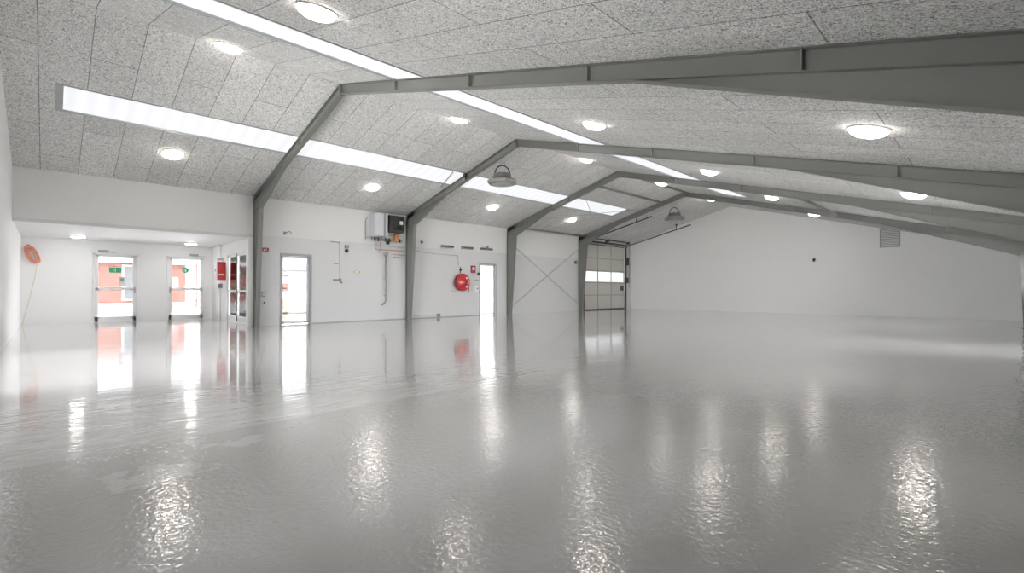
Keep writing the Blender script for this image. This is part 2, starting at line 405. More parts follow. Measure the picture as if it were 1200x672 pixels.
# ------------------------------------------------------------------ steel portal frames
ORD = ['nearest', 'second nearest', 'third nearest', 'farthest']
RDEP = 0.185
def frame(k, y):
    r = thing('steel_portal_frame', (XRIDGE, y, 0), ORD[k] + ' grey steel portal frame spanning the hall' + (' beside the lobby opening' if k == 0 else ' beside the boiler' if k == 1 else ' behind the white side door' if k == 2 else ' next to the overhead door'), 'steel frame', 'steel portal frames across the hall')
    FW, FT, g = 0.115, 0.010, 0.004
    def plate(pts, mat='steel', t=0.009): return MB().poly_prism([(x, y - t / 2, z) for x, z in pts], (0, t, 0))
    def flange(mb, a, b): return mb.bar((a[0], y, a[1]), (b[0], y, b[1]), FW, FT, up=(0, 0, 1) if abs(b[0] - a[0]) > abs(b[1] - a[1]) else (1, 0, 0))
    # ---- left column (tapered)
    kx, kz, bx = -13.74, 3.20, -14.03
    xo = XL + 0.022
    c = plate([(xo, 0), (bx, 0), (kx, kz), (kx, zl(kx) - .02), (xo, zl(xo) - .02)])
    flange(c, (xo + .006, 0), (xo + .006, zl(xo) - .03)); flange(c, (bx, 0.0), (kx, kz))
    c.bar((xo, y, kz), (kx, y, kz), FW, FT); c.box(xo, bx + .03, y - .075, y + .075, 0, .015)
    c.build('column', M['steel'], r)
    # ---- left rafter
    def raft(name, x0, x1, zf):
        mb = plate([(x0, zf(x0) - g), (x1, zf(x1) - g), (x1, zf(x1) - RDEP), (x0, zf(x0) - RDEP)])
        flange(mb, (x0, zf(x0) - g - FT / 2), (x1, zf(x1) - g - FT / 2)); flange(mb, (x0, zf(x0) - RDEP), (x1, zf(x1) - RDEP))
        return mb.build(name, M['steel'], r)
    raft('rafter', xo, XRIDGE - .004, zl); raft('rafter', XRIDGE + .004, XR - .09, zr)
    # ---- haunches
    hx = -12.05
    h = plate([(kx, kz), (kx, zl(kx) - RDEP), (hx, zl(hx) - RDEP)]); flange(h, (kx, kz), (hx, zl(hx) - RDEP)); h.build('haunch', M['steel'], r)
    h2, kx2, kz2 = -2.50, 0.376, 1.93
    h = plate([(h2, zr(h2) - RDEP), (kx2, zr(kx2) - RDEP), (kx2, kz2)]); flange(h, (h2, zr(h2) - RDEP - .003), (kx2, kz2)); h.build('haunch', M['steel'], r)
    # ---- right column
    xi = 0.44; xo2 = XR - .055
    c = plate([(xi, 0), (xo2, 0), (xo2, zr(xo2) - .02), (kx2, zr(kx2) - .02), (kx2, kz2)])
    flange(c, (xi, 0), (kx2, kz2)); flange(c, (kx2, kz2), (kx2, zr(kx2) - .02)); flange(c, (xo2 + .01, 0), (xo2 + .01, zr(xo2) - .03))
    c.box(xi - .03, xo2, y - .075, y + .075, 0, .015)
    c.build('column', M['steel'], r)
    # ---- stiffener plates with their bolts, and the ridge splice
    for x in (-11.0, -6.85, -4.95, -3.0, -1.03):
        zf = zl if x < XRIDGE else zr
        s = MB(); s.box(x - .006, x + .006, y - FW / 2 + .004, y + FW / 2 - .004, zf(x) - RDEP + .006, zf(x) - .02)
        s.build('stiffener', M['steel2'], r)
    s = MB(); s.box(XRIDGE - .016, XRIDGE + .016, y - FW / 2 - .004, y + FW / 2 + .004, ZR - RDEP - .03, ZR - .012)
    for z in (ZR - .06, ZR - .14):
        for dy in (-.035, .035): s.tube([(XRIDGE - .035, y + dy, z), (XRIDGE + .035, y + dy, z)], .009, 6)
    s.build('ridge_splice', M['steel'], r)
for k, y in enumerate(FR): frame(k, y)

# purlins in the braced bay, tie rods
def tubething(name, p, q, r, mat, label, cat, group=None, n=8, sag=0):
    p, q = Vector(p), Vector(q)
    mb = MB(); mb.tube([p, (p + q) / 2 - Vector((0, 0, sag)), q], r, n)
    o = mb.build(name, mat, base=tuple(p)); return tag(o, label, cat, group)
e = .06
def purlin(p, q, label):
    mb = MB(); mb.bar(p, q, .06, .07); return tag(mb.build('purlin', M['steel'], base=tuple(p)), label, 'steel tube', 'steel purlins of the braced bay')
y2, y3 = FR[2] + e, FR[3] - e
purlin((-9.78, y2, zl(-9.78) - .10), (-9.78, y3, zl(-9.78) - .10), 'grey steel purlin under the boards just below the ridge, behind the third frame')
purlin((-13.82, y2, zl(-13.82) - .10), (-13.82, y3, zl(-13.82) - .10), 'grey steel eaves purlin along the top of the braced wall bay')
purlin((-3.70, y2, zr(-3.70) - .10), (-3.70, y3, zr(-3.70) - .10), 'grey steel purlin on the lower side of the roof between the two farthest frames')
purlin((-8.72, y2, zr(-8.72) - .045), (-8.72, y3, zr(-8.72) - .045), 'grey steel ridge purlin between the two farthest frames')
RG = 'tie rods of the braced bay'
tubething('brace_rod', (XL + .10, FR[2] + .1, 2.95), (XL + .10, FR[3] - .06, 0.28), .012, M['greymetal'], 'thin grey tie rod falling across the wall towards the overhead door', 'tie rod', RG)
tubething('brace_rod', (XL + .13, FR[2] + .08, 0.28), (XL + .13, FR[3] - .1, 3.02), .012, M['greymetal'], 'thin grey tie rod rising across the wall towards the overhead door', 'tie rod', RG)
tubething('brace_rod', (-12.95, FR[2] + .1, zl(-12.95) - .12), (-10.3, FR[3] - .1, zl(-10.3) - .12), .010, M['greymetal'], 'thin roof tie rod rising from the eaves across the end of the skylight', 'tie rod', RG)
tubething('brace_rod', (-10.4, FR[2] + .1, zl(-10.4) - .15), (-13.0, FR[3] - .1, zl(-13.0) - .15), .010, M['greymetal'], 'thin roof tie rod hanging down across the skylight to the farthest frame', 'tie rod', RG)

# ------------------------------------------------------------------ dome lights
def dome(x, y, label):
    zf = zc(x); left = x < XRIDGE
    n = Vector((ML, 0, -1)).normalized() if left else Vector((MR, 0, -1)).normalized()
    t = thing('dome_ceiling_light', (x, y, zf), label, 'ceiling light', 'round dome ceiling lights')
    b = MB(); b.lathe([(.205, .001), (.208, .006), (.204, .014), (.19, .016)], (x, y, zf), n, 40); b.build('base_ring', M['white'], t)
    d = MB(); R = .195; prof = [(R * math.cos(a), .013 + .085 * math.sin(a)) for a in [i * math.pi / 2 / 9 for i in range(9)]] + [(0, .098)]
    d.lathe(prof, (x, y, zf), n, 40); d.build('diffuser', M['lamp'], t)
BAY = ['in the nearest bay', 'past the nearest frame', 'past the second frame', 'past the third frame', 'against the far wall']
rows = [(-12.64, [1.95, 6.70, 11.38, 15.85], 'low near the left eaves'),
        (-8.58, [2.05, 6.70, 11.45, 15.95, 20.2], 'at the roof ridge'),
        (-4.90, [1.97, 6.78, 11.45, 16.0, 20.8], 'midway up the right slope'),
        (-1.02, [6.62, 11.85], 'low by the right haunches')]
for x, ys, lab in rows:
    for y in ys:
        k = min(4, sum(y > f for f in FR))
        dome(x - .12 if y > 11.8 and x > -2 else x, y, 'round lit dome light %s, %s' % (lab, BAY[k]))

# lobby panel lights
for i, (x, y) in enumerate(((-17.7, .60), (-17.9, 3.25))):
    t = thing('panel_light', (x, y, 2.467), 'slim white lobby ceiling light in front of the %s' % ('door by the hose coil' if i == 0 else 'door next to the glazed side wall'), 'ceiling light', 'lobby ceiling lights')
    b = MB(); b.lathe([(.17, 0), (.17, -.022), (.155, -.026)], (x, y, 2.467), (0, 0, 1), 32); b.build('housing', M['white'], t)
    d = MB(); d.lathe([(.15, -.02), (.15, -.032), (.12, -.04), (0, -.043)], (x, y, 2.467), (0, 0, 1), 32); d.build('diffuser', M['panel_lamp'], t)

# ------------------------------------------------------------------ hanging heaters
def heater(x, y, zb, top, label):
    t = thing('hanging_heater', (x, y, zb), label, 'heater', 'hanging heaters')
    s = MB(); s.lathe([(.34, 0), (.41, .03), (.415, .10), (.39, .12), (.30, .165), (.22, .17)], (x, y, zb), (0, 0, 1), 8, smooth=False, phase=.25); s.build('skirt', M['heater'], t, bevel=.006)
    s = MB(); s.lathe([(.0, -.012), (.26, -.012), (.29, .0)], (x, y, zb), (0, 0, 1), 24); s.build('grille', M['greymetal'], t)
    s = MB(); prof = []
    for i in range(6): z = .145 + i * .024; prof += [(.245, z), (.245, z + .012), (.225, z + .013), (.225, z + .023)]
    prof += [(.225, .296), (.06, .31)]
    s.lathe(prof, (x, y, zb), (0, 0, 1), 28); s.build('drum', M['heater2'], t)
    u = Vector((.66, .75, 0)); c = Vector((x, y, zb + .20)); pts = []
    for i in range(19):
        a = math.pi * i / 18; pts.append(c + u * (.215 * math.cos(a)) + Vector((0, 0, .33 * math.sin(a) ** .8 if math.sin(a) > 0 else 0)))
    s = MB(); s.tube([pts[0] - Vector((0, 0, .10))] + pts + [pts[-1] - Vector((0, 0, .13))], .018, 10); s.build('hose_loop', M['hose'], t)
    for dx, dy in ((-.12, .02), (.12, -.02), (0, .13)):
        s = MB(); s.tube([(x + dx, y + dy, zb + .285), (x + dx * .7, y + dy * .4, top(x + dx * .7))], .0035, 6); s.build('suspension_wire', M['greymetal'], t)
topf = lambda x: zc(x) - .004
heater(-9.55, FR[1] + .09, 3.90, topf, 'grey octagonal hanging heater with black hose loop in front of the long skylight')
heater(-9.50, FR[3] + .35, 3.925, topf, 'smaller looking grey hanging heater with hose loop near the overhead door tracks')
# junction with cables on second frame rafter
mb = MB()
for i in range(3): mb.tube([(-10.95 - .02 * i, FR[1] - .55 + .03 * i, zl(-10.95) - .03), (-11.9 - .02 * i, FR[1] - .28 + .03 * i, zl(-11.9) - .03)], .006, 6)
tag(mb.build('cable_bundle', M['grey']), 'thin grey cables crossing the skylight beside the second frame', 'cable')
t = thing('junction_box', (-10.9, FR[1] - .12, zl(-10.9)), 'small dark junction box on the second frame above the skylight edge', 'electrical box')
mb = MB(); mb.box(-10.95, -10.85, FR[1] - .17, FR[1] - .09, zl(-10.9) - .14, zl(-10.9) - .03); mb.build('box_body', M['dark'], t, bevel=.006)
mb = MB(); mb.tube([(-10.9, FR[1] - .13, zl(-10.9) - .14), (-10.9, FR[1] - .13, zl(-10.9) - .22)], .012, 8); mb.build('cable_gland', M['black'], t)

# ------------------------------------------------------------------ doors
def lobby_door(n, d, handle_left):
    a, b, z0, z1 = d; fx0, fx1 = XB - .09, XB + .015; fw = .055
    mb = MB()
    mb.box(fx0, fx1, a, a + fw, 0, z1); mb.box(fx0, fx1, b - fw, b, 0, z1); mb.box(fx0, fx1, a, b, z1 - fw, z1); mb.box(fx0, XB - .0, a, b, 0, .02)
    f = struct(mb.build('door_%d' % n, M['trim'], bevel=.004))
    lx0, lx1 = XB - .06, XB - .02; s = .085; A, B = a + fw, b - fw
    mb = MB()
    for (u0, u1, z_0, z_1) in ((A, A + s, .02, z1 - fw), (B - s, B, .02, z1 - fw), (A, B, z1 - fw - s + .03, z1 - fw), (A, B, .02, .17), (A, B, .98, 1.06)):
        mb.box(lx0, lx1, u0, u1, z_0, z_1)
    lf = mb.build('door_leaf', M['trim'], f, bevel=.004)
    g = MB(); g.box(lx0 + .015, lx0 + .023, A + s, B - s, .17, z1 - fw - s + .03); g.build('pane', M['glass2'], f)
    hy = A + .04 if handle_left else B - .04
    h = MB(); h.tube([(lx1, hy, 1.0), (lx1 + .05, hy, 1.0), (lx1 + .05, hy + (.11 if handle_left else -.11), 1.0)], .009, 8); h.box(lx1, lx1 + .008, hy - .02, hy + .02, .88, 1.08)
    h.build('door_handle', M['greymetal'], f)
    return f
f = lobby_door(1, LD1, False); f2 = lobby_door(2, LD2, True)
def closer(y0, y1, label):
    t = thing('door_closer', (XB + .04, y0, 2.19), label, 'door closer')
    mb = MB(); mb.box(XB, XB + .06, y0, y0 + .24, 2.135, 2.20); mb.build('closer_body', M['greymetal'], t, bevel=.008)
    mb = MB(); mb.bar((XB + .05, y0 + .06, 2.128), (XB + .14, y0 + .24, 2.128), .02, .01); mb.bar((XB + .14, y0 + .24, 2.125), (XB + .02, y1, 2.125), .02, .01); mb.build('closer_arm', M['greymetal'], t)
closer(1.10, 1.50, 'grey door closer above the lobby door nearer the hose coil'); closer(3.42, 3.84, 'grey door closer above the lobby door next to the glazed side wall')
# exit signs stuck on the panes
def exit_disc(y, z, r, label, square=False):
    t = thing('exit_sticker', (XB - .03, y, z), label, 'sign')
    mb = MB()
    if square: mb.box(XB - .034, XB - .031, y - r * 1.1, y + r * 1.1, z - r * .6, z + r * .6)
    else: mb.lathe([(r, 0), (r, .003)], (XB - .034, y, z), (1, 0, 0), 32)
    mb.build('sticker_face', M['green'], t)
    x0 = XB - .0308; k = r * (.5 if square else .8)
    m2 = MB(); m2.box(x0, x0 + .002, y - .16 * k, y + .20 * k, z - .75 * k, z + .75 * k); 
    m2.build('doorway_symbol', M['white'], t)
    m3 = MB(); m3.lathe([(.13 * k, 0), (.13 * k, .002)], (x0, y - .48 * k, z + .42 * k), (1, 0, 0), 12)
    m3.bar((x0, y - .42 * k, z + .26 * k), (x0, y - .56 * k, z - .12 * k), .16 * k, .003, up=(1, 0, 0)); m3.bar((x0, y - .56 * k, z - .12 * k), (x0, y - .34 * k, z - .5 * k), .10 * k, .003, up=(1, 0, 0))
    m3.bar((x0, y - .56 * k, z - .12 * k), (x0, y - .8 * k, z - .42 * k), .10 * k, .003, up=(1, 0, 0))
    m3.build('running_symbol', M['white'], t)
exit_disc(3.31, 1.65, .095, 'round green exit sticker on the glass of the lobby door by the side wall')
exit_disc(1.50, 1.60, .13, 'green rectangular exit sticker on the glass of the lobby door by the hose coil', True)
t = thing('notice', (XB - .03, 1.66, 1.3), 'small white notice with a grey square on the lobby door glass', 'notice')
mb = MB(); mb.box(XB - .034, XB - .031, 1.59, 1.73, 1.10, 1.40); mb.build('notice_sheet', M['white'], t)
mb = MB(); mb.box(XB - .0308, XB - .029, 1.62, 1.70, 1.25, 1.35); mb.build('printed_square', M['grey'], t)

# glazed lobby side wall (double door)
a, b, _, z1 = LG; mb = MB(); Y0, Y1 = YV - .012, YV + .10; fw = .06
for (u0, u1, z_0, z_1) in ((a, a + fw, 0, z1), (b - fw, b, 0, z1), (a, b, z1 - fw, z1), (a, b, 0, .03)): mb.box(u0, u1, Y0, Y1, z_0, z_1)
f = struct(mb.build('door_3', M['trim'], bevel=.004))
mid = (a + b) / 2
for (A, B) in ((a + fw, mid - .004), (mid + .004, b - fw)):
    mb = MB(); s = .075
    for (u0, u1, z_0, z_1) in ((A, A + s, .03, z1 - fw), (B - s, B, .03, z1 - fw), (A, B, z1 - fw - s, z1 - fw), (A, B, .03, .20), (A, B, .92, .99)): mb.box(u0, u1, YV + .01, YV + .055, z_0, z_1)
    mb.build('door_leaf', M['trim'], f, bevel=.004)
    g = MB(); g.box(A + s, B - s, YV + .03, YV + .038, .20, z1 - fw - s); g.build('pane', M['glass'], f)
mb = MB(); mb.box(mid - .012, mid + .012, YV - .004, YV + .012, .05, z1 - fw); mb.build('sealing_strip', M['dark'], f)
mb = MB(); mb.tube([(mid + .05, YV + .01, .95), (mid + .05, YV - .05, .95), (mid + .17, YV - .05, .95)], .009, 8); mb.build('door_handle', M['greymetal'], f)

# glazed side door (main wall)
def side_door(n, d, frame_mat, glazed):
    a, b, _, z1 = d; fw = .055; mb = MB()
    mb.box(XL - .14, XL + .02, a, a + fw, 0, z1); mb.box(XL - .14, XL + .02, b - fw, b, 0, z1); mb.box(XL - .14, XL + .02, a + fw, b - fw, z1 - fw, z1)
    f = struct(mb.build('door_%d' % n, frame_mat, bevel=.004))
    A, B = a + fw, b - fw; x0, x1 = XL - .12, XL - .075
    s = .055; mb = MB()
    for (u0, u1, z_0, z_1) in ((A, A + s, .01, z1 - fw), (B - s, B, .01, z1 - fw), (A, B, z1 - fw - s, z1 - fw), (A, B, .01, .08)): mb.box(x0, x1, u0, u1, z_0, z_1)
    mb.build('door_leaf', M['trim'], f, bevel=.003)
    g = MB(); g.box(x0 + .016, x0 + .026, A + s, B - s, .08, z1 - fw - s); g.build('pane', M['glass2' if glazed else 'glass'], f)
    hy = A + .03; h = MB(); h.box(x1, x1 + .008, hy - .02, hy + .02, .90, 1.12); h.tube([(x1, hy, 1.04), (x1 + .05, hy, 1.04), (x1 + .05, hy + .12, 1.04)], .009, 8); h.build('door_handle', M['greymetal'], f)
    for z in (.25, 1.62, 1.80):
        h = MB(); h.tube([(XL - .06, B - .004, z - .05), (XL - .06, B - .004, z + .05)], .011, 8); h.build('hinge', M['greymetal'], f)
side_door(4, D1, M['frame'], True); side_door(6, D2, M['frame'], False)

# ------------------------------------------------------------------ overhead door
t = thing('overhead_door', (XL, 20.7, 0), 'beige sectional overhead door with a row of windows beside the far corner', 'garage door')
ya, yb = 18.84, 22.48; xs0, xs1 = XL - .075, XL - .03
zs = [0.03, .745, 1.385, 1.985, 2.62, 3.40]; mul = [ya + .06, 20.04, 21.22, yb - .06]
for i in range(5):
    mb = MB(); z0, z1 = zs[i], zs[i + 1]
    if i == 2:
        sheet(mb, 'x', xs0, xs1, ya, yb, z0 + .004, z1 - .004, [(mul[j] + .025, mul[j + 1] - .025, z0 + .045, z1 - .045) for j in range(3)])
    else:
        mb.box(xs0, xs1, ya, yb, z0 + .004, z1 - .004)
    o = mb.build('door_section', M['doorpanel'], t, bevel=.004)
    if i == 2:
        for j in range(3):
            g = MB(); g.box(xs0 + .015, xs0 + .025, mul[j] + .02, mul[j + 1] - .02, z0 + .04, z1 - .04); g.build('pane', M['doorglass'], o)
# rails on the inside of the sections
for z in zs[1:5]:
    mb = MB(); mb.box(xs1 - .002, xs1 + .014, ya, yb, z - .024, z + .024); mb.build('section_rail', M['frame'], t)
for y in mul[1:3]:
    mb = MB(); mb.box(xs1, xs1 + .018, y - .028, y + .028, .04, 3.38); mb.build('stile', M['frame'], t)
mb = MB(); mb.box(xs0, xs1 + .02, ya, yb, 0.0, .05); mb.build('bottom_seal', M['dark'], t)
# jamb tracks, roof-line tracks
zt = lambda x: 3.40 + (x + 14.05) * (4.2 - 3.40) / 3.45
for y, s in ((ya - .05, -1), (yb + .05, 1)):
    mb = MB(); mb.box(XL - .02, XL + .07, y - .04, y + .04, 0, 3.45); mb.box(XL - .10, XL - .02, min(y, y + s * .09), max(y, y + s * .09), 0, 3.45); mb.build('jamb_track', M['dark'], t, bevel=.004)
    mb = MB(); pts = [(XL + .05, y, 3.2), (XL + .07, y, 3.33), (XL + .20, y, zt(-14.05))] + [(x, y, zt(x)) for x in (-13.5, -12.5, -11.5, -10.55)]
    for p, q in zip(pts, pts[1:]): mb.bar(p, q, .03, .05)
    mb.build('ceiling_track', M['dark'], t)
    mb = MB(); mb.bar((-11.3, y, zt(-11.3) + .02), (-11.3, y, zl(-11.3) - .003), .03, .03, up=(1, 0, 0)); mb.box(-11.36, -11.24, y - .05, y + .05, zl(-11.24) - .085, zl(-11.3) - .035); mb.build('track_hanger', M['dark'], t)
mb = MB(); mb.tube([(XL + .15, ya - .12, 3.60), (XL + .15, yb + .16, 3.56)], .022, 10); mb.build('spring_shaft', M['dark'], t)
for y0, y1 in ((19.1, 20.5), (20.8, 22.2)):
    mb = MB(); pr = [(.036 if i % 2 else .043, (y1 - y0) * i / 40) for i in range(41)]; mb.lathe(pr, (XL + .15, y0, 3.59), (0, 1, 0), 12); mb.build('torsion_spring', M['dark'], t)
mb = MB(); mb.lathe([(.05, 0), (.12, .01), (.12, .03), (.06, .04), (.06, .08), (.12, .09), (.12, .11), (.05, .12)], (XL + .15, 20.58, 3.585), (0, 1, 0), 20); mb.box(XL + .02, XL + .18, 20.62, 20.66, 3.42, 3.60); mb.build('centre_bracket', M['dark'], t)
for y in (ya - .08, yb + .06):
    mb = MB(); mb.lathe([(.04, 0), (.10, .01), (.07, .02), (.07, .07), (.10, .08), (.04, .09)], (XL + .15, y, 3.57), (0, 1, 0), 20); mb.build('cable_drum', M['dark'], t)
mb = MB(); mb.box(XL - .10, XL - .05, DO[0], DO[1], 3.38, 3.46); mb.box(XL - .03, XL + .0, ya, yb, 3.29, 3.33); mb.box(XL, XL + .05, ya - .08, yb + .08, 3.42, 3.47); mb.build('lintel_rail', M['dark'], t)
mb = MB(); mb.box(XL + .01, XL + .12, yb + .12, yb + .26, 2.35, 2.75); mb.build('chain_guard', M['dark'], t, bevel=.01)
mb = MB(); pts = [(XL + .16, yb + .2, z) for z in (3.5, 2.9, 2.2, 1.6, 1.1)]; mb.tube(pts, .006, 6); mb.tube([(p[0], p[1] + .05, p[2]) for p in pts], .006, 6); mb.build('hand_chain', M['dark'], t)
mb = MB(); mb.box(XL + .01, XL + .11, yb + .11, yb + .24, 1.38, 1.68); mb.build('control_box', M['dark'], t, bevel=.01)
mb = MB(); mb.box(xs1, xs1 + .09, 22.10, 22.30, .98, 1.22); mb.lathe([(.025, 0), (.025, .05)], (xs1 + .09, 22.2, 1.15), (1, 0, 0), 12); mb.build('door_lock', M['dark'], t, bevel=.008)

# ------------------------------------------------------------------ boiler group on the main wall
X0 = XL + .018
t = thing('boiler', (X0, 7.70, 2.7), 'tall white and silver wall boiler beside the black unit', 'boiler')
mb = MB(); mb.box(X0, X0 + .40, 7.45, 7.90, 2.72, 3.47); mb.build('casing', M['silver'], t, bevel=.03)
mb = MB(); mb.box(X0 + .395, X0 + .415, 7.74, 7.81, 2.73, 3.46); mb.build('front_trim', M['grey'], t, bevel=.006)
mb = MB(); mb.lathe([(.05, 0), (.05, .05)], (X0 + .2, 7.6, 3.45), (0, 0, 1), 20); mb.build('flue_collar', M['grey'], t)
t = thing('hot_water_unit', (X0, 8.3, 2.85), 'black wall mounted heat exchanger unit between the boiler and second frame', 'heating unit')
mb = MB(); mb.box(X0, X0 + .30, 7.98, 8.55, 2.90, 3.46); mb.build('casing', M['black'], t, bevel=.02)
mb = MB(); mb.box(X0 + .30, X0 + .315, 8.38, 8.50, 3.17, 3.29); mb.build('white_controller', M['white'], t, bevel=.004)
mb = MB(); mb.tube([(X0 + .31, 8.36, 3.35), (X0 + .38, 8.30, 3.2), (X0 + .38, 8.36, 3.02), (X0 + .31, 8.45, 3.0)], .014, 8); mb.tube([(X0 + .31, 8.42, 3.12), (X0 + .36, 8.50, 3.05), (X0 + .31, 8.52, 2.97)], .014, 8); mb.build('looped_hose', M['hose'], t)
mb = MB(); mb.lathe([(.055, 0), (.055, .05), (.03, .055)], (X0 + .30, 8.2, 3.06), (1, 0, 0), 20); mb.build('pump_cap', M['dark'], t)
t = thing('pipe_manifold', (X0, 8.05, 2.62), 'row of valves and pipe fittings under the boiler', 'pipework')
mb = MB(); mb.tube([(X0 + .10, 7.30, 2.66), (X0 + .10, 8.60, 2.66)], .022, 10); mb.tube([(X0 + .16, 7.30, 2.60), (X0 + .16, 8.55, 2.60)], .016, 10); mb.build('header_pipe', M['greymetal'], t)
for i in range(9):
    y = 7.42 + i * .13
    mb = MB(); mb.lathe([(.022, 0), (.034, .015), (.034, .05), (.022, .065), (.022, .13)], (X0 + .16, y, 2.58), (0, 0, 1), 12); mb.build('valve', M['dark'] if i % 3 else M['greymetal'], t)
mb = MB(); mb.box(X0 + .05, X0 + .20, 8.30, 8.40, 2.60, 2.86); mb.build('insulated_joint', M['orange2'], t, bevel=.015)
mb = MB(); mb.lathe([(.05, 0), (.06, .03), (.05, .10)], (X0 + .16, 8.02, 2.50), (0, 0, 1), 16); mb.build('pump', M['black'], t)
mb = MB(); mb.tube([(X0 + .05, 7.29, 2.62), (X0 + .05, 7.29, 3.25), (X0 + .05, 7.36, 3.35)], .014, 8); mb.build('copper_riser', M['copper'], t)
def pipe(pts, r, mat, name, label, cat='pipe', group=None):
    mb = MB(); mb.tube(pts, r, 8); return tag(mb.build(name, mat, base=pts[0]), label, cat, group)
G = 'copper pipes under the boiler'
pipe([(X0 + .06, 7.62, 2.56), (X0 + .06, 7.62, 2.36), (X0 + .06, 7.66, 2.32), (X0 + .06, 8.74, 2.32)], .012, M['copper'], 'copper_pipe', 'upper copper pipe dropping from the boiler and running to the second frame', group=G)
pipe([(X0 + .12, 7.78, 2.56), (X0 + .12, 7.78, 2.30), (X0 + .12, 7.70, 2.26)], .012, M['copper'], 'copper_pipe', 'short copper pipe with an elbow hanging under the boiler', group=G)
pipe([(X0 + .04, 8.30, 2.19), (X0 + .04, 8.76, 2.18)], .011, M['copper'], 'copper_pipe', 'middle short horizontal copper pipe end near the second frame', group=G)
pipe([(X0 + .04, 8.30, 2.10), (X0 + .04, 8.76, 2.09)], .011, M['copper'], 'copper_pipe', 'lowest short horizontal copper pipe end near the second frame', group=G)
pipe([(X0 + .04, 8.05, 2.46), (X0 + .04, 8.76, 2.43)], .009, M['greymetal'], 'grey_pipe', 'thin grey pipe above the copper pipes by the second frame')
t = thing('drain_pipe', (XL, 8.0, 2.2), 'grey drain pipe with a funnel top running down the wall under the boiler', 'pipe')
mb = MB(); mb.lathe([(.03, 0), (.075, .06), (.08, .13), (.065, .135), (.03, .03)], (XL + .09, 8.0, 2.10), (0, 0, 1), 16); mb.build('funnel', M['grey'], t)
mb = MB(); mb.tube([(XL + .09, 8.0, 2.12), (XL + .09, 8.0, 1.4), (XL + .09, 8.0, .66), (XL + .09, 7.97, .58), (XL + .09, 7.86, .50)], .027, 12); mb.build('pipe_run', M['grey'], t)
for z in (.80, 1.37): mb = MB(); mb.box(XL, XL + .10, 7.97, 8.03, z, z + .03); mb.build('pipe_clip', M['greymetal'], t)

# small wall fittings
def wallbox(name, y0, y1, z0, z1, d, mat, label, cat, sub=None, x=XL, group=None):
    t = thing(name, (x, (y0 + y1) / 2, z0), label, cat, group)
    mb = MB(); mb.box(x, x + d, y0, y1, z0, z1); mb.build('housing', mat, t, bevel=min(.006, d / 4))
    if sub:
        nm, (a, b, c, e_), m2, dd = sub
        mb = MB(); mb.box(x + d, x + d + dd, a, b, c, e_); mb.build(nm, m2, t)
    return t
t = wallbox('safety_sign', 4.25, 4.42, 2.04, 2.17, .004, M['darkred'], 'small dark red sign beside the first column above the switches', 'sign')
mb = MB(); mb.bar((XL + .0055, 4.28, 2.13), (XL + .0055, 4.39, 2.08), .012, .002, up=(1, 0, 0)); mb.bar((XL + .0055, 4.28, 2.07), (XL + .0055, 4.33, 2.13), .02, .002, up=(1, 0, 0)); mb.lathe([(.014, 0), (.014, .001)], (XL + .004, 4.36, 2.135), (1, 0, 0), 12); mb.build('white_pictogram', M['white'], t)
wallbox('light_switch', 4.24, 4.34, .80, .94, .03, M['grey'], 'grey light switch on the wall behind the nearest column', 'switch', ('rocker', (4.26, 4.32, .83, .91), M['white'], .008))
t = wallbox('power_socket', 4.26, 4.34, .60, .69, .03, M['white'], 'white wall socket with a black plug below the light switch', 'socket', ('black_plug', (4.28, 4.32, .62, .67), M['black'], .03))
t = thing('motion_sensor', (XL + .018, 4.83, 2.62), 'small grey motion sensor on the wall above the glazed side door', 'sensor')
mb = MB(); mb.box(X0, X0 + .03, 4.80, 4.86, 2.57, 2.66); mb.build('sensor_body', M['grey'], t, bevel=.006)
mb = MB(); mb.tube([(X0 + .03, 4.83, 2.6), (X0 + .06, 4.95, 2.68), (X0 + .03, 5.02, 2.62)], .012, 8); mb.build('bracket', M['grey'], t)
t = wallbox('alarm_siren', 6.62, 6.74, 2.30, 2.40, .07, M['grey'], 'small grey and black alarm box hanging under the wall seam before the boiler', 'alarm', )
mb = MB(); mb.lathe([(.055, 0), (.06, .03), (.04, .06), (0, .065)], (XL, 6.68, 2.22), (1, 0, 0), 16); mb.build('black_siren', M['black'], t)
pipe([(XL + .012, 6.18, 2.47), (XL + .012, 6.46, 2.465)], .010, M['grey'], 'cable_conduit', 'short grey conduit along the wall seam above the tap', 'cable')
pipe([(XL + .012, 6.465, 2.46), (XL + .012, 6.465, 1.32)], .007, M['grey'], 'cable', 'thin cable running down the wall to the tap', 'cable')
wallbox('cable_clip', 6.28, 6.42, 1.79, 1.83, .02, M['grey'], 'small pale clip plate beside the thin cable on the wall', 'clip')
t = thing('water_tap', (XL, 6.4, 1.25), 'grey tap valve on the wall below the thin cable', 'tap')
mb = MB(); mb.tube([(XL + .03, 6.25, 1.31), (XL + .06, 6.40, 1.31), (XL + .08, 6.46, 1.29), (XL + .09, 6.50, 1.20)], .022, 10); mb.build('spout', M['grey'], t)
mb = MB(); mb.lathe([(.03, 0), (.04, .02), (.03, .06)], (XL, 6.46, 1.31), (1, 0, 0), 14); mb.build('tap_knob', M['dark'], t)
t = thing('oval_sticker', (XL, 7.02, 1.56), 'oval yellow green sticker on the blank wall under the boiler', 'sticker')
mb = MB(); n_ = 24; mb.poly_prism([(XL, 7.03 + .12 * math.cos(i * 2 * math.pi / n_), 1.565 + .045 * math.sin(i * 2 * math.pi / n_)) for i in range(n_)], (.004, 0, 0)); mb.build('sticker_face', M['yellow'], t)
mb = MB(); mb.poly_prism([(XL + .004, 7.03 + .07 * math.cos(i * 2 * math.pi / n_), 1.565 + .024 * math.sin(i * 2 * math.pi / n_)) for i in range(n_)], (.002, 0, 0)); mb.build('sticker_centre', M['white'], t)

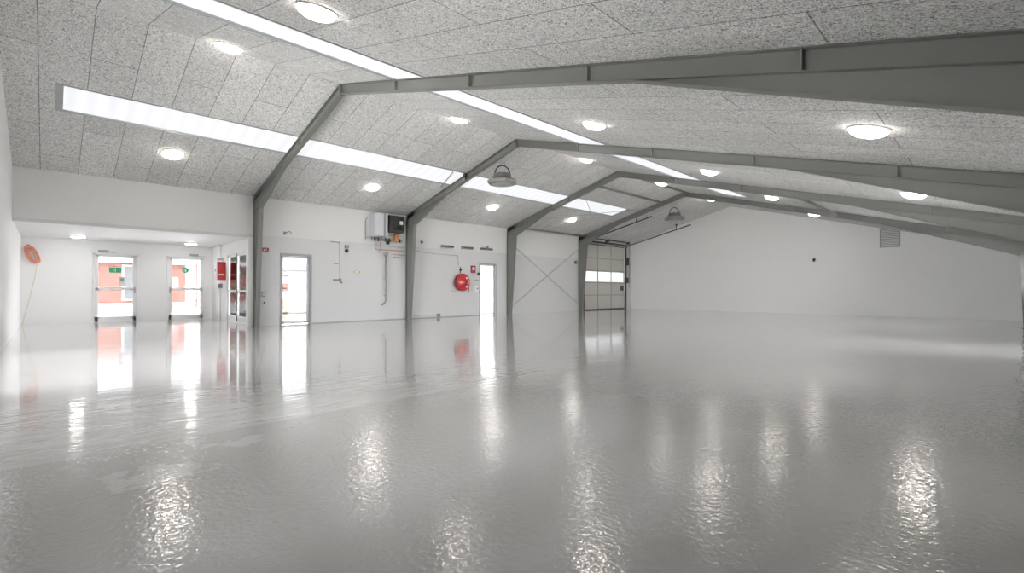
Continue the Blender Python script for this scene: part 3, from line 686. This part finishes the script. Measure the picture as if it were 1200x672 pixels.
# between second and third frame
t = thing('coat_hook', (X0, 9.42, 2.66), 'small dark hook knob on the upper wall just past the second frame', 'hook')
mb = MB(); mb.lathe([(.02, 0), (.02, .03), (.04, .035), (.045, .06), (.02, .07)], (X0, 9.42, 2.68), (1, 0, 0), 14); mb.build('knob', M['dark'], t)
mb = MB(); mb.tube([(X0 + .03, 9.42, 2.67), (X0 + .03, 9.42, 2.60)], .01, 8); mb.build('shank', M['grey'], t)
for i, (y0, y1, z) in enumerate(((10.26, 10.80, 2.60), (11.20, 11.74, 2.61), (12.16, 12.74, 2.62))):
    t = thing('grey_bar_fitting', (X0, (y0 + y1) / 2, z), ['short grey bar on the wall seam left of the hose reel', 'short grey bar on the wall seam above the fire alarm box', 'short grey bar with a knob above the white side door'][i], 'wall fitting', 'grey bars on the wall seam')
    mb = MB(); mb.box(X0, X0 + .10, y0, y1, z - .045, z + .045); mb.build('housing', M['grey'], t, bevel=.01)
    mb = MB(); mb.box(X0 + .10, X0 + .105, y0 + .03, y1 - .03, z - .02, z + .02); mb.build('slot', M['dark'], t)
    if i == 2: mb = MB(); mb.lathe([(.04, 0), (.04, .07), (.02, .08)], (X0 + .05, 12.5, z + .045), (0, 0, 1), 14); mb.build('knob', M['grey'], t)
pipe([(XL + .01, 9.2, 2.36), (XL + .01, 10.0, 2.31), (XL + .01, 11.06, 2.29)], .008, M['grey'], 'cable_conduit', 'thin grey conduit running along the wall to above the hose reel', 'cable')
pipe([(XL + .01, 11.07, 2.29), (XL + .01, 11.08, 1.92)], .007, M['grey'], 'cable_conduit', 'short thin conduit dropping down to the hose reel', 'cable')
# hose reel
RY, RZ = 11.16, 1.29
t = thing('fire_hose_reel', (XL, RY, RZ), 'round red fire hose reel on the wall beside the white side door', 'fire hose reel')
mb = MB(); mb.box(XL, XL + .06, RY - .05, RY + .05, RZ - .20, RZ + .20); mb.build('wall_bracket', M['dark'], t)
mb = MB(); mb.lathe([(.28, .05), (.315, .055), (.32, .07), (.29, .075)], (XL, RY, RZ), (1, 0, 0), 48); mb.build('back_disc', M['darkred'], t)
mb = MB(); pr = [(.24, .07)] + [(.27 + .012 * (i % 2), .075 + .012 * i) for i in range(9)] + [(.24, .185)]; mb.lathe(pr, (XL, RY, RZ), (1, 0, 0), 48); mb.build('coiled_hose', M['hose'], t)
mb = MB(); mb.lathe([(.30, .18), (.325, .185), (.325, .20), (.29, .205), (.27, .195), (.12, .20), (.10, .215), (.0, .22)], (XL, RY, RZ), (1, 0, 0), 48); mb.build('front_disc', M['red'], t)
mb = MB(); mb.lathe([(.045, 0), (.045, .025), (.02, .035)], (XL + .218, RY, RZ), (1, 0, 0), 20); mb.build('hub_cap', M['greymetal'], t)
for dz in (.16, -.17): 
    mb = MB(); mb.lathe([(.035, 0), (.032, .004)], (XL + .2, RY + .17, RZ + dz), (1, 0, 0), 16); mb.build('round_label', M['white'], t)
mb = MB(); mb.tube([(XL + .17, RY + .27, RZ - .10), (XL + .17, RY + .30, RZ - .25), (XL + .16, RY + .27, RZ - .42)], .016, 8); mb.build('nozzle', M['darkred'], t)
mb = MB(); mb.tube([(XL + .03, RY, RZ + .34), (XL + .03, RY, RZ + .58)], .015, 8); mb.lathe([(.03, 0), (.05, .02), (.05, .05), (.03, .06)], (XL + .05, RY - .03, RZ + .47), (1, 0, 0), 14); mb.build('stop_valve', M['dark'], t)
mb = MB(); mb.tube([(XL + .01, RY - .42, RZ - .32), (XL + .01, RY, RZ - .385), (XL + .01, RY + .28, RZ - .39)], .006, 6); tag(mb.build('cable', M['grey']), 'thin cable on the wall under the hose reel', 'cable')
t = wallbox('fire_alarm_box', 11.68, 11.90, 1.66, 1.94, .05, M['darkred'], 'small red fire alarm box on the wall between hose reel and white door', 'fire alarm', ('white_panel', (11.73, 11.85, 1.76, 1.88), M['white'], .004))
mb = MB(); mb.lathe([(.03, 0), (.026, .012)], (XL + .054, 11.79, 1.80), (1, 0, 0), 16); mb.build('red_button', M['red'], t)
t = wallbox('key_switch', 12.02, 12.10, 1.58, 1.68, .05, M['black'], 'small black key switch right beside the white side door frame', 'switch')
wallbox('door_control', 11.86, 12.08, 1.37, 1.40, .03, M['grey'], 'grey horizontal control strip beside the white side door', 'switch')
wallbox('light_switch', 11.88, 12.05, .90, 1.18, .025, M['white'], 'white switch plate low beside the white side door', 'switch', ('dark_rocker', (11.98, 12.03, 1.03, 1.08), M['dark'], .008))
wallbox('junction_box', 18.10, 18.26, 2.26, 2.40, .05, M['dark'], 'small dark box on the wall between braces and farthest frame', 'electrical box', ('cover', (18.13, 18.23, 2.29, 2.37), M['grey'], .01))
t = wallbox('floor_socket', 10.10, 10.24, .03, .14, .05, M['grey'], 'small grey box low on the wall at the floor between second and third frames', 'electrical box')
pipe([(XL + .012, 8.95, .10), (XL + .012, 10.10, .10)], .006, M['grey'], 'floor_conduit', 'grey conduit along the foot of the wall before the small box', 'cable')

# baseboards
def base(name, x0, x1, y0, y1, m='wall'): struct(MB().box(x0, x1, y0, y1, 0, .025).build(name, M[m]))
base('baseboard_left', XL, XL + .012, 5.62, 8.80, 'frame'); base('baseboard_back', XL, XL + .012, 8.90, 12.10, 'frame')
base('baseboard_far', XL + .2, XR, YF - .012, YF, 'far')
# pilaster trim at lobby opening
struct(MB().box(XL - TW, XL + .012, 3.90, YV + .0, 0, 2.437).build('trim_1', M['trim'], bevel=.004))

# ------------------------------------------------------------------ lobby objects
t = thing('air_hose_coil', (XB, -.30, 2.0), 'coil of orange hose hung in the lobby corner with its end hanging down', 'hose')
for i in range(6):
    random.seed(20 + i); pts = []
    cy_, cz = -.315 + random.uniform(-.035, .035), 1.98 + random.uniform(-.02, .01); ra, rb = .060 + .010 * i, .21 + .012 * i; th = -.42 + random.uniform(-.12, .12)
    for k in range(28):
        a = k * 2 * math.pi / 28; u, v = ra * math.cos(a), rb * math.sin(a)
        pts.append((XB + .03 + .014 * i, cy_ - u * math.cos(th) - v * math.sin(th) * -1, cz - u * math.sin(th) * -1 + v * math.cos(th)))
    mb = MB(); mb.tube(pts, .009, 8, closed=True); mb.build('hose_turn', M['orange'], t)
mb = MB(); mb.tube([(XB + .08, -.20, 1.78), (XB + .06, -.24, 1.4), (XB + .05, -.34, .8), (XB + .05, -.44, .30), (XB + .05, -.49, .02)], .0045, 6); mb.build('hose_tail', M['yellow'], t)
mb = MB(); mb.tube([(XB, -.38, 2.22), (XB + .12, -.38, 2.22), (XB + .13, -.38, 2.26)], .010, 8); mb.build('wall_hook', M['darkred'], t)

t = thing('extinguisher_cabinet', (-17.35, YV, 1.3), 'red and white extinguisher cabinet on the lobby side wall beside the glazed doors', 'fire cabinet')
mb = MB(); mb.box(-17.55, -17.25, YV - .24, YV, 1.31, 1.88); mb.build('cabinet_body', M['red'], t, bevel=.01)
mb = MB(); mb.box(-17.55, -17.25, YV - .262, YV - .242, 1.31, 1.88); mb.build('white_door', M['white'], t, bevel=.006)
mb = MB(); mb.lathe([(.05, 0), (.05, .003)], (-17.40, YV - .263, 1.62), (0, -1, 0), 20); mb.build('red_emblem', M['red'], t)
mb = MB(); mb.box(-17.2495, -17.246, YV - .20, YV - .05, 1.46, 1.50); mb.build('pale_strip', M['white'], t)
t = thing('service_pipe', (-17.72, YV - .05, 0), 'thin white service pipe from floor to ceiling beside the extinguisher cabinet', 'pipe')
mb = MB(); mb.tube([(-17.70, YV - .05, 0), (-17.70, YV - .05, 1.2), (-17.70, YV - .05, 2.465)], .022, 10); mb.build('pipe_run', M['white'], t)
mb = MB(); mb.box(-17.75, -17.65, YV - .12, YV, 1.05, 1.20); mb.build('valve_box', M['grey'], t, bevel=.01)
mb = MB(); mb.box(-17.75, -17.55, YV - .14, YV, 1.95, 2.02); mb.build('clamp', M['greymetal'], t, bevel=.01)

# ------------------------------------------------------------------ far wall
t = thing('vent_louvre', (-3.0, YF, 2.67), 'square grey ventilation louvre high on the far wall', 'ventilation grille')
mb = MB(); x0, x1, z0, z1 = -3.24, -2.62, 2.66, 3.40
sheet(mb, 'y', YF - .05, YF, x0, x1, z0, z1, [(x0 + .02, x1 - .02, z0 + .02, z1 - .02)]); mb.build('louvre_frame', M['grey'], t)
mb = MB()
for i in range(13):
    z = z0 + .035 + i * .053; mb.bar((x0 + .02, YF - .03, z + .01), (x1 - .02, YF - .03, z + .01), .05, .006, up=(0, .75, 1))
mb.build('slat_bank', M['grey'], t)
mb = MB(); mb.box(x0 + .01, x1 - .01, YF - .008, YF - .001, z0 + .01, z1 - .01); mb.build('backing', M['grey'], t)
t = thing('security_camera', (-5.46, YF, 2.3), 'small dark security camera on the far wall below the seam', 'security camera')
mb = MB(); mb.box(-5.51, -5.41, YF - .03, YF, 2.27, 2.37); mb.build('mount', M['grey'], t, bevel=.006)
mb = MB(); mb.lathe([(.03, 0), (.045, .02), (.045, .10), (.03, .11)], (-5.46, YF - .04, 2.29), (.2, -1, -.4), 16); mb.build('camera_body', M['dark'], t)

# ------------------------------------------------------------------ outside
struct(MB().box(-60, XL - TW, YN - 20, 45, -.30, -.04).build('ground', M['gravel']))
struct(MB().box(XR + TW, 40, YN - 20, 45, -.30, -.04).build('ground_east', M['gravel']))
struct(MB().box(XL - TW, XR + TW, YN - 20, YN - TW, -.30, -.04).build('ground_south', M['gravel']))
def building(x, y0, y1, zt_, label, stripes=None):
    t = thing('building', (x, (y0 + y1) / 2, 0), label, 'building'); return t
bx = -27.0
t = building(bx, -8, 4.6, 3, 'red brick building with a white roof band seen through the lobby doors')
mb = MB(); sheet(mb, 'x', bx - 4, bx, -8, 4.7, .40, 2.16, []); mb.build('brick_wall', M['brick'], t)
mb = MB(); mb.box(bx - 4.1, bx + .05, -8, 4.7, -.04, .40); mb.build('plinth', M['render'], t)
mb = MB(); mb.box(bx - 4.2, bx + .3, -8.2, 4.9, 2.16, 3.1); mb.build('roof_band', M['render'], t)
for y in (-4.0, -.6, 2.35):
    mb = MB(); mb.box(bx, bx + .04, y, y + .7, .5, 2.1); w_ = mb.build('window', M['render'], t)
    mb = MB(); mb.box(bx + .04, bx + .05, y + .08, y + .62, .58, 2.02); mb.build('pane', M['grey'], w_)
t = thing('board_fence', (bx, 5.6, 0), 'pale fence of upright white and red boards seen through the lobby door', 'fence')
for i in range(9):
    mb = MB(); y = 4.98 + i * .13; mb.box(bx - .03, bx, y, y + (.06 if i % 2 else .09), .1, 2.35); mb.build('upright_board', M['brick'] if i % 2 else M['render'], t)
mb = MB(); mb.box(bx - .09, bx - .03, 4.95, 6.2, .4, .5); mb.box(bx - .09, bx - .03, 4.95, 6.2, 2.1, 2.2); mb.build('fence_rail', M['render'], t)
t = building(-21.0, 7, 9, 3, 'low cream and brick building seen through the glazed side door')
cx_ = -21.0
for nm, m_, z0, z1, dx in (('cream_wall', 'cream', .0, .66, 0), ('white_band', 'render', .66, .94, -.02), ('brick_band', 'brick', .94, 1.27, -.01), ('upper_wall', 'render', 1.27, 2.7, -.02), ('plinth', 'bark', -.04, .05, .02)):
    mb = MB(); mb.box(cx_ - 4, cx_ + dx, 6.9, 9.4, z0 if nm != 'cream_wall' else .05, z1); mb.build(nm, M[m_], t)
mb = MB(); mb.box(cx_ - .02, cx_ + .04, 6.9, 9.4, 1.57, 1.62); mb.build('lower_ledge', M['grey'], t)
mb = MB(); mb.box(cx_ - .02, cx_ + .03, 6.9, 9.4, 1.80, 1.84); mb.build('upper_ledge', M['grey'], t)
mb = MB(); mb.box(cx_ - 4.2, cx_ + .15, 6.8, 9.6, 2.7, 2.82); mb.build('gutter', M['grey'], t)
t = thing('white_outbuilding', (-18.5, 19, 0), 'bright white rendered outbuilding seen through the white side door', 'building')
mb = MB(); mb.box(-22, -18.6, 14.6, 24, -.04, 3.0); mb.build('rendered_wall', M['render'], t)
mb = MB(); mb.box(-22.1, -18.4, 14.4, 24.2, 3.0, 3.15); mb.build('roof_edge', M['frame'], t)

# ------------------------------------------------------------------ light and camera
wd = bpy.data.worlds.new('world'); SC.world = wd; wd.use_nodes = True
nt = wd.node_tree; bg = nt.nodes['Background']
tc = nt.nodes.new('ShaderNodeTexCoord'); no = nt.nodes.new('ShaderNodeTexNoise'); no.inputs['Scale'].default_value = 2.5; no.inputs['Detail'].default_value = 6
nt.links.new(tc.outputs['Generated'], no.inputs['Vector'])
cr = nt.nodes.new('ShaderNodeValToRGB'); cr.color_ramp.elements[0].color = (0.93, 0.95, 1, 1); cr.color_ramp.elements[1].color = (1, 0.985, 0.97, 1)
cr.color_ramp.elements[0].position = .4; cr.color_ramp.elements[1].position = .6
nt.links.new(no.outputs['Fac'], cr.inputs[0]); nt.links.new(cr.outputs[0], bg.inputs['Color']); bg.inputs['Strength'].default_value = 9.5

f, yaw, pitch, roll = 557.9245, 0.7974, 0.0074, 0.0011
fwd = Vector((-math.sin(yaw) * math.cos(pitch), math.cos(yaw) * math.cos(pitch), math.sin(pitch)))
r = Vector((math.cos(yaw), math.sin(yaw), 0)); u = r.cross(fwd)
r2 = r * math.cos(roll) + u * math.sin(roll); u2 = u * math.cos(roll) - r * math.sin(roll)
cam = bpy.data.cameras.new('camera'); co = bpy.data.objects.new('camera', cam); COL.objects.link(co)
mat = Matrix((r2, u2, -fwd)).transposed().to_4x4(); mat.translation = (0, 0, 1.0); co.matrix_world = mat
cam.sensor_width = 36; cam.lens = f / 1200 * 36; cam.clip_start = 0.02; cam.clip_end = 200
SC.camera = co
vs = SC.view_settings; vs.view_transform = 'Standard'; vs.look = 'None'; vs.gamma = 1; vs.exposure = 1.2; vs.use_curve_mapping = False
SC.cycles.use_denoising = True; SC.cycles.max_bounces = 10; SC.cycles.diffuse_bounces = 6; SC.cycles.glossy_bounces = 4; SC.cycles.transparent_max_bounces = 12
SC.cycles.sample_clamp_indirect = 8
